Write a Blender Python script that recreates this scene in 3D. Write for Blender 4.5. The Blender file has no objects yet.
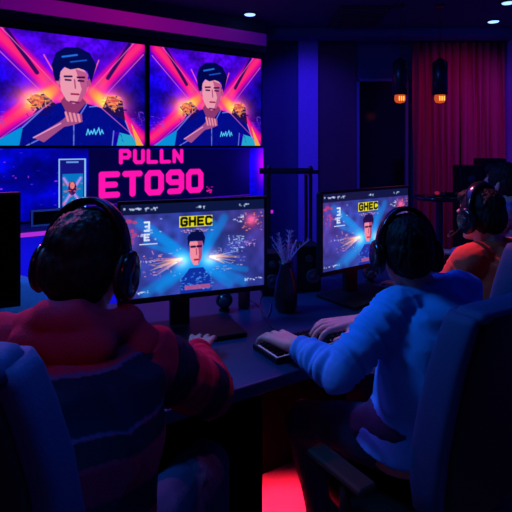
import bpy, bmesh, math, random
import numpy as np
from mathutils import Vector, Matrix, noise
random.seed(7)
PI = math.pi
sc = bpy.context.scene
COL = sc.collection
H = 1.45                       # eye height
FPX = 500.0                    # focal length in pixels of the 512 px frame
HY = 146.0                     # height of the horizon in the frame

# ------------------------------------------------------------------ view
cam = bpy.data.cameras.new('camera'); cam.sensor_width = 36.0
cam.lens = 36.0 * FPX / 512.0; cam.shift_y = -(256 - HY) / 512.0; cam.clip_start = 0.05
co = bpy.data.objects.new('camera', cam); COL.objects.link(co)
co.location = (0, 0, H); co.rotation_euler = (PI / 2, 0, 0)
sc.camera = co
sc.view_settings.view_transform = 'Standard'; sc.view_settings.look = 'None'
sc.view_settings.exposure = 0.0; sc.view_settings.gamma = 1.0
sc.view_settings.use_curve_mapping = False
w = bpy.data.worlds.new('world'); sc.world = w; w.use_nodes = True
w.node_tree.nodes['Background'].inputs[0].default_value = (0.01, 0.012, 0.12, 1)
w.node_tree.nodes['Background'].inputs[1].default_value = 0.15

def V(*a): return Vector(a)
def at(px, py, Y): return V((px - 256) / FPX * Y, Y, H - (py - HY) / FPX * Y)
D = V(0.84, 0.542, 0).normalized()       # direction the long desk runs
N = V(-D.y, D.x, 0)                      # across the desk, away from the players
P0 = V(-0.046, 1.446, 0)                 # a point on the desk's front edge
def dk(t, n, z=0.0): return P0 + D * t + N * n + V(0, 0, z)

# ------------------------------------------------------------------ materials
def mat(name, base, rough=0.6, metal=0.0, emit=None, es=1.0, bump=0.0, scale=60.0, var=0.15, attr=None, spec=None, stretch=None):
    m = bpy.data.materials.new(name); m.use_nodes = True
    nt = m.node_tree; b = nt.nodes['Principled BSDF']; L = nt.links.new
    b.inputs['Roughness'].default_value = rough; b.inputs['Metallic'].default_value = metal
    if spec is not None: b.inputs['Specular IOR Level'].default_value = spec
    tc = nt.nodes.new('ShaderNodeTexCoord'); mp = nt.nodes.new('ShaderNodeMapping')
    if stretch: mp.inputs['Scale'].default_value = stretch
    L(tc.outputs['Object'], mp.inputs['Vector'])
    nz = nt.nodes.new('ShaderNodeTexNoise'); nz.inputs['Scale'].default_value = scale; nz.inputs['Detail'].default_value = 4
    L(mp.outputs[0], nz.inputs['Vector'])
    mx = nt.nodes.new('ShaderNodeMix'); mx.data_type = 'RGBA'; mx.blend_type = 'MULTIPLY'
    mx.inputs['Factor'].default_value = 1.0
    cr = nt.nodes.new('ShaderNodeMapRange'); cr.inputs['To Min'].default_value = 1 - var; cr.inputs['To Max'].default_value = 1 + var
    L(nz.outputs['Fac'], cr.inputs['Value'])
    if attr:
        at_ = nt.nodes.new('ShaderNodeAttribute'); at_.attribute_name = attr; L(at_.outputs['Color'], mx.inputs['A'])
    else: mx.inputs['A'].default_value = (*base, 1)
    L(cr.outputs[0], mx.inputs['B']); L(mx.outputs['Result'], b.inputs['Base Color'])
    if bump:
        bp = nt.nodes.new('ShaderNodeBump'); bp.inputs['Strength'].default_value = bump; bp.inputs['Distance'].default_value = 0.004
        L(nz.outputs['Fac'], bp.inputs['Height']); L(bp.outputs[0], b.inputs['Normal'])
    if emit is not None:
        b.inputs['Emission Color'].default_value = (*emit, 1); b.inputs['Emission Strength'].default_value = es
    return m

def screen_mat(name, es=1.0):
    m = bpy.data.materials.new(name); m.use_nodes = True
    nt = m.node_tree; b = nt.nodes['Principled BSDF']
    a = nt.nodes.new('ShaderNodeAttribute'); a.attribute_name = 'picture'
    b.inputs['Base Color'].default_value = (0.004, 0.004, 0.006, 1); b.inputs['Roughness'].default_value = 0.35
    nt.links.new(a.outputs['Color'], b.inputs['Emission Color']); b.inputs['Emission Strength'].default_value = es
    return m

M = dict(
    floor=mat('carpet', (0.30, 0.28, 0.30), 0.9, bump=0.6, scale=180),
    wall=mat('dark_wall_paint', (0.06, 0.05, 0.25), 0.8, bump=0.1, scale=40),
    wall2=mat('black_wall_paint', (0.03, 0.03, 0.08), 0.8, bump=0.1, scale=40),
    pil=mat('pale_pilaster_paint', (0.40, 0.14, 0.95), 0.7, bump=0.1, scale=40),
    purple=mat('purple_panel', (0.09, 0.02, 0.09), 0.6, bump=0.1, scale=30),
    ceil=mat('ceiling_paint', (0.015, 0.03, 0.12), 0.8, bump=0.1, scale=30),
    ceilbox=mat('ceiling_grille', (0.012, 0.012, 0.03), 0.7),
    glass=mat('dark_glass', (0.006, 0.006, 0.012), 0.12),
    frame=mat('window_frame_paint', (0.12, 0.10, 0.4), 0.5),
    curtain=mat('red_velvet', (0.62, 0.02, 0.14), 0.85, bump=0.4, scale=90, stretch=(1, 1, 0.1)),
    plastic=mat('black_plastic', (0.008, 0.008, 0.013), 0.5, spec=0.25, bump=0.05, scale=400),
    gloss=mat('gloss_black_plastic', (0.012, 0.012, 0.018), 0.16),
    cushion=mat('black_leatherette', (0.012, 0.012, 0.016), 0.55, bump=0.2, scale=200),
    rubber=mat('black_rubber', (0.01, 0.01, 0.01), 0.8),
    desk=mat('navy_desk_laminate', (0.008, 0.040, 0.12), 0.42, spec=0.3, bump=0.08, scale=160, var=0.25),
    panel=mat('black_panel', (0.004, 0.004, 0.008), 0.9, spec=0.05),
    leather=mat('black_chair_leather', (0.008, 0.008, 0.012), 0.62, bump=0.25, scale=150, spec=0.3),
    trimb=mat('navy_chair_fabric', (0.006, 0.042, 0.15), 0.7, bump=0.25, scale=220),
    metal=mat('black_metal', (0.03, 0.03, 0.05), 0.35, metal=0.6),
    skin=mat('skin', (0.62, 0.36, 0.30), 0.5, bump=0.15, scale=220, var=0.06),
    hair=mat('black_hair', (0.008, 0.006, 0.008), 0.6, bump=0.8, scale=120, stretch=(1, 1, 0.25), spec=0.2),
    eye=mat('eye_white', (0.7, 0.7, 0.7), 0.2),
    hoodie=mat('striped_hoodie_fabric', (1, 1, 1), 0.9, bump=0.35, scale=260, attr='cloth', spec=0.15),
    shirt=mat('blue_shirt_cotton', (0.05, 0.40, 0.92), 0.8, bump=0.25, scale=300, spec=0.2),
    orange=mat('orange_red_cotton', (0.90, 0.09, 0.05), 0.85, bump=0.2, scale=300, spec=0.15),
    mauve=mat('speckled_mauve_cotton', (0.34, 0.20, 0.42), 0.85, bump=0.3, scale=45, var=0.9),
    jeans=mat('dark_denim', (0.010, 0.030, 0.10), 0.85, bump=0.4, scale=300),
    shoe=mat('black_shoe', (0.015, 0.015, 0.02), 0.5),
    vase=mat('black_ceramic', (0.010, 0.010, 0.018), 0.3),
    leaf=mat('pale_dried_leaf', (0.70, 0.50, 0.80), 0.7, var=0.3),
    cable=mat('dark_cable', (0.04, 0.04, 0.12), 0.4),
    amber=mat('amber_bulb_glass', (0.6, 0.15, 0.02), 0.3, emit=(0.75, 0.10, 0.01), es=0.7),
    filament=mat('lit_filament', (1, 0.5, 0.1), 0.3, emit=(1.0, 0.45, 0.08), es=2.0),
    led=mat('downlight_led', (0.6, 0.8, 1), 0.3, emit=(0.25, 0.45, 1.0), es=2.2),
    pinkglow=mat('pink_edge_glow', (0.5, 0.1, 0.5), 0.4, emit=(0.45, 0.02, 0.55), es=1.0),  # pink light on the counter edge, put in as emission
    countglow=mat('blue_panel_glow', (0.02, 0.02, 0.5), 0.4, emit=(0.004, 0.003, 0.55), es=1.0, scale=3, var=0.3),  # blue light on the counter front, put in as emission
    white=mat('white_plastic', (0.70, 0.62, 0.74), 0.4),
    pale=mat('pale_blue_vinyl', (0.35, 0.50, 0.85), 0.5),
    red=mat('red_plastic', (0.7, 0.03, 0.05), 0.35, emit=(0.5, 0.01, 0.06), es=0.5),
    darkred=mat('dark_red_can_paint', (0.16, 0.01, 0.03), 0.35),
    cone=mat('speaker_cone', (0.05, 0.05, 0.10), 0.5),
    keylit=mat('keyboard_backlight', (0.1, 0.1, 0.3), 0.5, emit=(0.22, 0.18, 0.60), es=0.5),
    logo=mat('grey_print', (0.25, 0.25, 0.3), 0.4),
    screen=screen_mat('lit_screen', 1.0),
)

# ------------------------------------------------------------------ mesh helpers
def obj(name, bm, m, parent=None, smooth=False, bevel=0.0, loc=None):
    me = bpy.data.meshes.new(name); bmesh.ops.recalc_face_normals(bm, faces=bm.faces[:]); bm.to_mesh(me); bm.free()
    me.materials.append(m)
    if smooth: me.shade_smooth()
    o = bpy.data.objects.new(name, me); COL.objects.link(o)
    if parent: o.parent = parent
    if loc is not None: o.location = loc
    if bevel:
        b = o.modifiers.new('bevel', 'BEVEL'); b.width = bevel; b.segments = 3; b.limit_method = 'ANGLE'
    return o
def tag(o, label, cat, group=None):
    o['label'] = label; o['category'] = cat
    if group: o['group'] = group
    return o
def thing(name, label, cat, loc=(0, 0, 0), rotz=0.0, group=None):
    o = bpy.data.objects.new(name, None); COL.objects.link(o)
    o.location = loc; o.rotation_euler = (0, 0, rotz)
    return tag(o, label, cat, group)
def struct(o): o['kind'] = 'structure'; return o
def dup(o, parent=None):
    c = o.copy(); COL.objects.link(c); c.parent = parent
    for ch in list(o.children):
        dup(ch, c)
    return c
def box(bm, c, s, rz=0.0, mtx=None):
    m = Matrix.Translation(Vector(c)) @ Matrix.Rotation(rz, 4, 'Z') @ Matrix.Diagonal((s[0], s[1], s[2], 1))
    if mtx: m = mtx @ m
    bmesh.ops.create_cube(bm, size=1.0, matrix=m); return bm
def B(): return bmesh.new()
def loft(bm, rings, closed=True, cap=True):
    vs = [[bm.verts.new(p) for p in r] for r in rings]
    n = len(rings[0])
    for a, b in zip(vs, vs[1:]):
        for i in range(n if closed else n - 1):
            j = (i + 1) % n
            bm.faces.new((a[i], a[j], b[j], b[i]))
    if cap and closed:
        bm.faces.new(vs[0][::-1]); bm.faces.new(vs[-1])
    return bm
def lathe(bm, prof, c=(0, 0, 0), seg=24):
    c = Vector(c)
    rings = [[c + V(r * math.cos(2 * PI * i / seg), r * math.sin(2 * PI * i / seg), z) for i in range(seg)] for r, z in prof]
    return loft(bm, rings)
def frame_of(d):
    d = d.normalized(); a = V(0, 0, 1) if abs(d.z) < 0.9 else V(1, 0, 0)
    u = d.cross(a).normalized(); return u, d.cross(u).normalized()
def tube(bm, pts, r, seg=10, cap=True):
    pts = [Vector(p) for p in pts]; rs = r if isinstance(r, (list, tuple)) else [r] * len(pts)
    rings = []; u = None
    for i, p in enumerate(pts):
        d = (pts[min(i + 1, len(pts) - 1)] - pts[max(i - 1, 0)]).normalized()
        if u is None: u, v = frame_of(d)
        u = (u - d * u.dot(d)).normalized(); v = d.cross(u)
        rings.append([p + (u * math.cos(2 * PI * k / seg) + v * math.sin(2 * PI * k / seg)) * rs[i] for k in range(seg)])
    return loft(bm, rings, True, cap)
def spline(pts, n=8):
    pts = [Vector(p) for p in pts]; out = []
    for i in range(len(pts) - 1):
        a = pts[max(i - 1, 0)]; b = pts[i]; c = pts[i + 1]; d = pts[min(i + 2, len(pts) - 1)]
        for k in range(n):
            t = k / n
            out.append(0.5 * ((2 * b) + (c - a) * t + (2 * a - 5 * b + 4 * c - d) * t * t + (3 * b - a - 3 * c + d) * t ** 3))
    out.append(pts[-1]); return out
def cap(bm, a, ra, b, rb, seg=14):
    """a tapered capsule, a closed volume"""
    a, b = Vector(a), Vector(b); d = b - a; Ln = max(d.length, 1e-5); d = d / Ln; u, v = frame_of(d)
    rings = []
    def ring(c, r): rings.append([c + (u * math.cos(2 * PI * k / seg) + v * math.sin(2 * PI * k / seg)) * r for k in range(seg)])
    for k in range(1, 5):
        th = PI / 2 * (1 - k / 4); ring(a - d * ra * math.sin(th), max(ra * math.cos(th), 1e-4))
    for k in range(0, 4):
        th = PI / 2 * k / 4; ring(b + d * rb * math.sin(th), max(rb * math.cos(th), 1e-4))
    return loft(bm, rings)
def ell(bm, c, rx, ry, rz, R=None, sub=3):
    m = Matrix.Translation(Vector(c)) @ (R.to_4x4() if R else Matrix.Identity(4)) @ Matrix.Diagonal((rx, ry, rz, 1))
    bmesh.ops.create_icosphere(bm, subdivisions=sub, radius=1.0, matrix=m); return bm
def remesh(name, bm, m, parent, voxel=0.005, smooth=4, factor=0.6, post=None):
    me = bpy.data.meshes.new(name); bmesh.ops.recalc_face_normals(bm, faces=bm.faces[:]); bm.to_mesh(me); bm.free()
    o = bpy.data.objects.new(name, me); COL.objects.link(o)
    r = o.modifiers.new('r', 'REMESH'); r.mode = 'VOXEL'; r.voxel_size = voxel
    s = o.modifiers.new('s', 'SMOOTH'); s.iterations = smooth; s.factor = factor
    dg = bpy.context.evaluated_depsgraph_get(); dg.update()
    new = bpy.data.meshes.new_from_object(o.evaluated_get(dg)); o.modifiers.clear(); o.data = new
    bpy.data.meshes.remove(me); new.name = name
    new.materials.clear(); new.materials.append(m); new.shade_smooth()
    if post: post(new)
    if parent is not None: o.parent = parent; o.matrix_parent_inverse = parent.matrix_basis.inverted() if parent.type == 'EMPTY' else Matrix.Identity(4)
    return o
def inv_parent(o, p):
    o.parent = p; o.matrix_parent_inverse = p.matrix_basis.inverted(); return o

# ------------------------------------------------------------------ pictures on the screens
class Pic:
    def __init__(s, w, h, asp, bg=(0, 0, 0)):
        s.w, s.h, s.asp = w, h, asp
        s.a = np.zeros((h, w, 3)); s.a[:] = bg
        s.X, s.Y = np.meshgrid((np.arange(w) + .5) / w * asp, (np.arange(h) + .5) / h)   # x: 0..asp, y: 0..1 downwards
    def put(s, mask, c, al=1.0):
        k = (np.clip(mask, 0, 1) * al)[..., None]; s.a = s.a * (1 - k) + np.array(c) * k
    def add(s, mask, c):
        s.a = s.a + np.clip(mask, 0, None)[..., None] * np.array(c)
    def poly(s, pts, c, al=1.0):
        inside = np.zeros(s.X.shape, bool); n = len(pts)
        for i in range(n):
            x1, y1 = pts[i]; x2, y2 = pts[(i + 1) % n]
            if y1 == y2: continue
            cond = ((y1 > s.Y) != (y2 > s.Y)) & (s.X < (x2 - x1) * (s.Y - y1) / (y2 - y1) + x1)
            inside ^= cond
        s.put(inside.astype(float), c, al)
    def dseg(s, x1, y1, x2, y2):
        dx, dy = x2 - x1, y2 - y1; L2 = dx * dx + dy * dy + 1e-9
        t = np.clip(((s.X - x1) * dx + (s.Y - y1) * dy) / L2, 0, 1)
        return np.hypot(s.X - x1 - t * dx, s.Y - y1 - t * dy), t
    def line(s, x1, y1, x2, y2, wd, c, al=1.0, wd2=None):
        d, t = s.dseg(x1, y1, x2, y2); ww = wd + ((wd2 if wd2 is not None else wd) - wd) * t
        s.put(np.clip((ww - d) / 0.006 + .5, 0, 1), c, al)
    def beam(s, x1, y1, x2, y2, wd, c, pw=1.0):
        d, t = s.dseg(x1, y1, x2, y2); s.add(np.exp(-(d / wd) ** 2) * pw, c)
    def glow(s, x, y, r, c, pw=1.0, ry=None):
        s.add(np.exp(-(((s.X - x) / r) ** 2 + ((s.Y - y) / (ry or r)) ** 2)) * pw, c)
    def oval(s, x, y, rx, ry, c, al=1.0):
        d = np.hypot((s.X - x) / rx, (s.Y - y) / ry); s.put(np.clip((1 - d) / 0.06 + .5, 0, 1), c, al)
    def rect(s, x1, y1, x2, y2, c, al=1.0):
        s.put(((s.X > x1) & (s.X < x2) & (s.Y > y1) & (s.Y < y2)).astype(float), c, al)
    def noise(s, amt, seed=1, cell=8):
        r = np.random.RandomState(seed); g = r.rand(s.h // cell + 2, s.w // cell + 2)
        yi = np.arange(s.h) / cell; xi = np.arange(s.w) / cell
        y0 = yi.astype(int); x0 = xi.astype(int); fy = (yi - y0)[:, None]; fx = (xi - x0)[None, :]
        v = g[y0][:, x0] * (1 - fy) * (1 - fx) + g[y0 + 1][:, x0] * fy * (1 - fx) + g[y0][:, x0 + 1] * (1 - fy) * fx + g[y0 + 1][:, x0 + 1] * fy * fx
        s.a = s.a * (1 + amt * (v[..., None] - .5) * 2)
        return v
    def specks(s, n, x1, y1, x2, y2, c, seed=3, wd=0.006, ln=0.03):
        r = random.Random(seed)
        for _ in range(n):
            x, y = r.uniform(x1, x2), r.uniform(y1, y2); an = r.choice([0, 0, .1, -.15, 1.2])
            s.line(x, y, x + math.cos(an) * ln * r.random(), y + math.sin(an) * ln * r.random(), wd * r.uniform(.4, 1), c, r.uniform(.4, .95))
    def text(s, txt, x, y, cw, ch, gap, wd, c, al=1.0, sl=0.0):
        for chr_ in txt:
            k = cw if chr_ != 'I' else cw * .3
            for path in GL.get(chr_, []):
                for (a, b), (e, f) in zip(path, path[1:]):
                    s.line(x + a * k + sl * (1 - b), y + b * ch, x + e * k + sl * (1 - f), y + f * ch, wd, c, al)
            x += k + gap
O_ = [(.18, 0), (.82, 0), (1, .16), (1, .84), (.82, 1), (.18, 1), (0, .84), (0, .16), (.18, 0)]
GL = {'P': [[(0, 1), (0, 0), (.8, 0), (1, .14), (1, .44), (.8, .58), (0, .58)]], 'U': [[(0, 0), (0, .84), (.18, 1), (.82, 1), (1, .84), (1, 0)]],
      'L': [[(0, 0), (0, 1), (1, 1)]], 'N': [[(0, 1), (0, 0), (1, 1), (1, 0)]], 'E': [[(1, 0), (0, 0), (0, 1), (1, 1)], [(0, .5), (.85, .5)]],
      'T': [[(0, 0), (1, 0)], [(.5, 0), (.5, 1)]], '0': [O_], '9': [[(1, .52), (.18, .52), (0, .4), (0, .14), (.18, 0), (.82, 0), (1, .16), (1, .84), (.82, 1), (.1, 1)]],
      'G': [[(1, .14), (.82, 0), (.18, 0), (0, .16), (0, .84), (.18, 1), (.82, 1), (1, .84), (1, .52), (.55, .52)]], 'H': [[(0, 0), (0, 1)], [(1, 0), (1, 1)], [(0, .5), (1, .5)]],
      'C': [[(1, .14), (.82, 0), (.18, 0), (0, .16), (0, .84), (.18, 1), (.82, 1), (1, .84)]], '3': [[(0, 0), (1, 0), (1, 1), (0, 1)], [(.2, .5), (1, .5)]]}

def paint_man_tv(seed=1):
    A = 1.44; p = Pic(400, 278, A, (0.05, 0.02, 0.55)); R = lambda u, v: (u * A, v)
    p.glow(.5 * A, .05, .5, (.30, .02, .42)); p.glow(0.02, .5, .35, (.02, .0, .30)); p.glow(A, .5, .35, (-.02, .0, -.10))
    p.noise(.35, seed, 22); p.noise(.22, seed + 3, 6)
    c = (.5 * A, .62)
    for (x1, y1, x2, y2, wd) in ((.06, .02, .46, .56, .075), (.96, .02, .60, .56, .075), (.40, .50, .02, .92, .07), (.64, .50, .97, .92, .07)):
        d, t = p.dseg(x1 * A, y1, x2 * A, y2)
        p.put(np.exp(-(d / wd / 1.7) ** 2), (.55, .02, .85), .7); p.put(np.exp(-(d / wd / 1.0) ** 6), (.98, .06, .58), .92)
        p.put(np.exp(-(d / wd / .45) ** 4), (1.0, .22, .42), .75); p.put(np.exp(-(d / wd / .8) ** 4) * np.clip(1 - abs(t - (.95 if y1 < .3 else .1)) * 3, 0, 1), (1.0, .55, .30), .8)
    for (x1, y1, x2, y2) in ((.13, .02, .30, .36), (.89, .02, .74, .36)):
        p.line(x1 * A, y1, x2 * A, y2, .018, (.12, .03, .35), .9)
    for q in (((.34, .20), (.47, .52)), ((.68, .20), (.60, .50))):
        p.line(q[0][0] * A, q[0][1], q[1][0] * A, q[1][1], .006, (1, .35, .65))
    for gx in (.29, .76):
        p.glow(gx * A, .60, .18, (.9, .38, -.1), 1.0, .13); p.glow(gx * A, .60, .09, (.6, .6, .25), .9, .07)
    p.poly([R(.03, 1), R(.26, .80), R(.24, 1)], (.05, .55, .85)); p.poly([R(.84, .74), R(.95, 1), R(.80, 1)], (.15, .65, .80))
    p.poly([R(.90, .78), R(.99, 1), R(.94, 1)], (.95, .65, .25))
    # jacket
    J = (.03, .07, .52)
    p.poly([R(.20, 1), R(.22, .84), R(.30, .68), R(.44, .61), R(.60, .61), R(.74, .66), R(.86, .76), R(.90, .90), R(.78, .86), R(.78, 1)], J)
    p.poly([R(.30, .68), R(.24, .60), R(.34, .54), R(.42, .64)], (.16, .08, .30)); p.poly([R(.70, .66), R(.74, .53), R(.84, .57), R(.86, .76)], (.16, .08, .30))
    for s_ in ((.30, .60), (.77, .58)):
        p.oval(s_[0] * A, s_[1], .06, .05, (.85, .30, .30)); p.specks(60, (s_[0] - .07) * A, s_[1] - .06, (s_[0] + .06) * A, s_[1] + .07, (1, .62, .35), seed + int(s_[0] * 9), .007, .06)
        p.specks(14, (s_[0] - .07) * A, s_[1] - .05, (s_[0] + .07) * A, s_[1] + .12, (.15, .05, .3), seed + 5, .008, .06)
    for (a, b) in (((.22, .84), (.33, .68)), ((.52, .80), (.52, 1)), ((.78, .86), (.77, 1)), ((.24, 1), (.40, .88)), ((.86, .76), (.90, .90)), ((.45, .62), (.50, .74)), ((.60, .62), (.55, .74)), ((.62, .64), (.67, .63))):
        p.line(a[0] * A, a[1], b[0] * A, b[1], .005, (.55, .62, 1.0), .8)
    p.poly([R(.44, .60), R(.50, .78), R(.60, .60), R(.56, .54), R(.47, .54)], (.55, .22, .42))
    rr = random.Random(11)
    for k in range(70):
        u, v = rr.uniform(.24, .84), rr.uniform(.70, .99)
        p.line(u * A, v, (u + rr.uniform(-.03, .03)) * A, v + rr.uniform(.0, .07), .005, rr.choice([(.05, .12, .70), (.01, .03, .30), (.03, .08, .55)]), .6, .001)
    for (x1, y1, x2, y2) in ((.02, .10, .38, .60), (.99, .10, .70, .56), (.38, .62, .05, .99), (.66, .60, .99, .99), (.10, .0, .44, .5), (.92, .0, .62, .5)):
        p.line(x1 * A, y1, x2 * A, y2, .005, (1, .45, .75), .8, .002)
    # head
    p.poly([R(.435, .34), R(.44, .50), R(.475, .59), R(.52, .62), R(.565, .59), R(.60, .50), R(.61, .34), R(.56, .27), R(.48, .27)], (.92, .60, .68))
    p.poly([R(.53, .30), R(.61, .33), R(.60, .50), R(.565, .59), R(.54, .61), R(.57, .48)], (.70, .28, .50), .8)
    p.oval(.425 * A, .42, .016, .04, (.8, .4, .55)); p.oval(.618 * A, .42, .016, .04, (.7, .3, .5))
    p.poly([R(.405, .42), R(.385, .28), R(.41, .17), R(.47, .11), R(.55, .10), R(.62, .14), R(.665, .25), R(.63, .42), R(.605, .31), R(.55, .29), R(.50, .31), R(.46, .29), R(.44, .33), R(.43, .42)], (.03, .05, .30))
    p.line(.45 * A, .20, .54 * A, .17, .008, (.15, .45, .9)); p.line(.50 * A, .24, .60 * A, .21, .006, (.12, .35, .8))
    for e in (.485, .565):
        p.line((e - .022) * A, .375, (e + .022) * A, .37, .008, (.12, .04, .25)); p.line((e - .016) * A, .405, (e + .016) * A, .405, .008, (.2, .05, .25))
    p.line(.525 * A, .40, .53 * A, .475, .006, (.65, .25, .45)); p.line(.505 * A, .53, .55 * A, .53, .008, (.6, .12, .3)); p.line(.50 * A, .60, .55 * A, .605, .008, (.45, .12, .35))
    # hand at the chest
    p.poly([R(.28, .93), R(.44, .78), R(.50, .70), R(.57, .71), R(.575, .78), R(.52, .81), R(.46, .83), R(.34, .97)], (.62, .30, .52))
    for k in range(4): p.line((.47 + .026 * k) * A, .70 + .005 * k, (.485 + .024 * k) * A, .775, .010, (.92, .55, .62))
    p.line(.28 * A, .93, .44 * A, .80, .005, (.95, .65, .8))
    xs = np.linspace(.60, .71, 12); zz = [.90, .85, .895, .865, .89, .85, .895, .87, .84, .895, .86, .885]
    for i in range(11): p.line(xs[i] * A, zz[i] - i * .001, xs[i + 1] * A, zz[i + 1], .005, (.35, .85, 1.0))
    p.specks(30, .0, .70, .12 * A, .86, (.55, .3, .9), 8, .004, .04); p.specks(30, .9 * A, .66, A, .84, (.55, .3, .9), 9, .004, .04)
    return p

def paint_banner():
    A = 5.0; p = Pic(900, 180, A, (.03, .02, .62))
    p.glow(1.0, .4, .5, (.0, .02, .20)); p.noise(.45, 5, 40); p.noise(.15, 6, 9)
    p.specks(35, 0, 0, 1.7, 1, (.25, .2, .95), 4, .008, .05)
    p.specks(20, 0, .1, 1.6, 1, (.6, .2, .9), 14, .012, .03)
    return p, A

def paint_ui(seed=1):
    A = 1.72; p = Pic(330, 192, A, (.17, .20, .50))
    p.glow(.5 * A, .6, .6, (.03, .10, .20)); p.glow(0, .3, .4, (.14, .04, .10)); p.glow(A, .3, .4, (.12, .02, .08)); p.glow(.75 * A, .25, .3, (.0, -.03, -.1)); p.noise(.22, seed, 14)
    p.rect(0, 0, A, .115, (.075, .11, .26)); p.specks(26, .03, .045, .42, .065, (.75, .8, .95), 3, .011, .02); p.specks(8, .50 * A, .05, .56 * A, .07, (.7, .8, .9), 3, .010, .02); p.specks(9, .80 * A, .05, .88 * A, .07, (.7, .8, .9), 5, .010, .02)
    for (a, b, wd) in (((.12, .20), (.48, .66), .05), ((.20, .28), (.48, .66), .04), ((.16, .95), (.48, .66), .05), ((.26, .92), (.48, .68), .05), ((.70, .20), (.52, .66), .045), ((.62, .26), (.52, .66), .04), ((.84, .93), (.52, .68), .05), ((.74, .95), (.52, .68), .04), ((.16, .42), (.48, .64), .025), ((.86, .80), (.52, .66), .03)):
        d, t = p.dseg(a[0] * A, a[1], b[0] * A, b[1]); p.put(np.exp(-(d / wd / 1.25) ** 4) * (.6 + .4 * t), (.07, .55, .92), .85)
    rr = random.Random(5)
    for s_ in (-1, 1):
        x = (.5 + s_ * .10) * A
        for k in range(16):
            an = rr.uniform(-.2, .75); ln = rr.uniform(.12, .42); p.line(x, .62, x + s_ * math.cos(an) * ln, .62 + math.sin(an) * ln * .6, .012, rr.choice([(.95, .78, .62), (.95, .55, .60), (.75, .8, .95), (.9, .62, .45)]), .55, .003)
        p.glow(x, .64, .10, (.55, .50, .35), 1.0, .08)
    p.specks(40, .14 * A, .50, .40 * A, .80, (.9, .6, .7), seed + 2, .006, .04); p.specks(40, .60 * A, .50, .84 * A, .80, (.75, .7, .9), seed + 3, .006, .04)
    # man
    p.poly([(.39 * A, 1), (.40 * A, .84), (.455 * A, .73), (.55 * A, .73), (.60 * A, .84), (.61 * A, 1)], (.08, .20, .62))
    p.specks(60, .39 * A, .78, .61 * A, .97, (.3, .6, .95), seed + 9, .008, .03); p.rect(.42 * A, .915, .60 * A, .965, (.75, .35, .55), .8)
    p.poly([(.455 * A, .44), (.46 * A, .62), (.485 * A, .70), (.515 * A, .70), (.54 * A, .62), (.547 * A, .44)], (.95, .55, .62))
    p.poly([(.51 * A, .44), (.547 * A, .44), (.54 * A, .62), (.515 * A, .70), (.52 * A, .58)], (.62, .22, .42), .8)
    p.poly([(.443 * A, .50), (.44 * A, .38), (.475 * A, .31), (.54 * A, .31), (.565 * A, .40), (.555 * A, .50), (.545 * A, .44), (.46 * A, .43)], (.05, .08, .28))
    for e in (.48, .522): p.line((e - .013) * A, .495, (e + .013) * A, .495, .012, (.18, .05, .22))
    p.line(.49 * A, .64, .515 * A, .64, .010, (.7, .1, .25)); p.line(.502 * A, .52, .504 * A, .585, .007, (.7, .3, .45))
    # yellow title block
    p.rect(.385 * A, .155, .615 * A, .275, (.90, .86, .10)); p.text('GHEC', .400 * A, .175, .062, .08, .036, .013, (.06, .07, .05))
    p.specks(40, .39 * A, .30, .61 * A, .335, (.85, .6, .8), 12, .006, .03)
    # side texts
    p.text('3', .155 * A, .20, .05, .09, .03, .010, (.9, .95, 1)); p.text('E', .155 * A, .33, .05, .06, .03, .010, (.85, .9, 1)); p.rect(.12 * A, .425, .24 * A, .435, (.8, .85, 1))
    p.specks(14, .11 * A, .17, .26 * A, .40, (.7, .75, .95), 21, .010, .03); p.specks(16, .0, .16, .09 * A, .40, (.8, .25, .45), 22, .02, .03)
    p.glow(.90 * A, .24, .07, (.75, .15, .05)); p.specks(40, .83 * A, .15, .98 * A, .36, (1, .55, .45), 23, .007, .02); p.specks(12, .76 * A, .17, .84 * A, .25, (.8, .9, 1), 24, .008, .03)
    p.specks(50, .73 * A, .40, .84 * A, .58, (.7, .85, 1), 25, .006, .03); p.specks(20, .84 * A, .46, .93 * A, .52, (.8, .6, .9), 26, .006, .04)
    p.specks(22, .02, .93, .30, .95, (.85, .9, 1), 27, .007, .02); p.specks(22, .84 * A, .90, .98 * A, .93, (.85, .9, 1), 28, .007, .02); p.specks(14, .06 * A, .60, .22 * A, .63, (.75, .75, .95), 29, .007, .02)
    return p

def pic_object(name, p, wd, ht, m, parent, y, cx=0.0, cz=0.0):
    """a flat lit display: a grid of small cells, one colour per cell corner"""
    h, w = p.h, p.w
    lin = np.clip(p.a, 0, 1) ** 2.2
    xs = np.linspace(-wd / 2, wd / 2, w) + cx; zs = np.linspace(ht / 2, -ht / 2, h) + cz
    X, Z = np.meshgrid(xs, zs); co_ = np.zeros((h * w, 3), np.float32); co_[:, 0] = X.ravel(); co_[:, 1] = y; co_[:, 2] = Z.ravel()
    i = (np.arange(h - 1)[:, None] * w + np.arange(w - 1)[None, :]).ravel()
    f = np.stack([i, i + w, i + w + 1, i + 1], 1).astype(np.int32)
    me = bpy.data.meshes.new(name); me.vertices.add(h * w); me.vertices.foreach_set('co', co_.ravel())
    me.loops.add(f.size); me.loops.foreach_set('vertex_index', f.ravel())
    me.polygons.add(len(f)); me.polygons.foreach_set('loop_start', np.arange(0, f.size, 4, dtype=np.int32)); me.polygons.foreach_set('loop_total', np.full(len(f), 4, np.int32))
    me.update(calc_edges=True)
    ca = me.color_attributes.new('picture', 'FLOAT_COLOR', 'POINT'); c4 = np.ones((h * w, 4), np.float32); c4[:, :3] = lin.reshape(-1, 3)
    ca.data.foreach_set('color', c4.ravel()); me.materials.append(m)
    o = bpy.data.objects.new(name, me); COL.objects.link(o); o.parent = parent; return o

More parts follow.
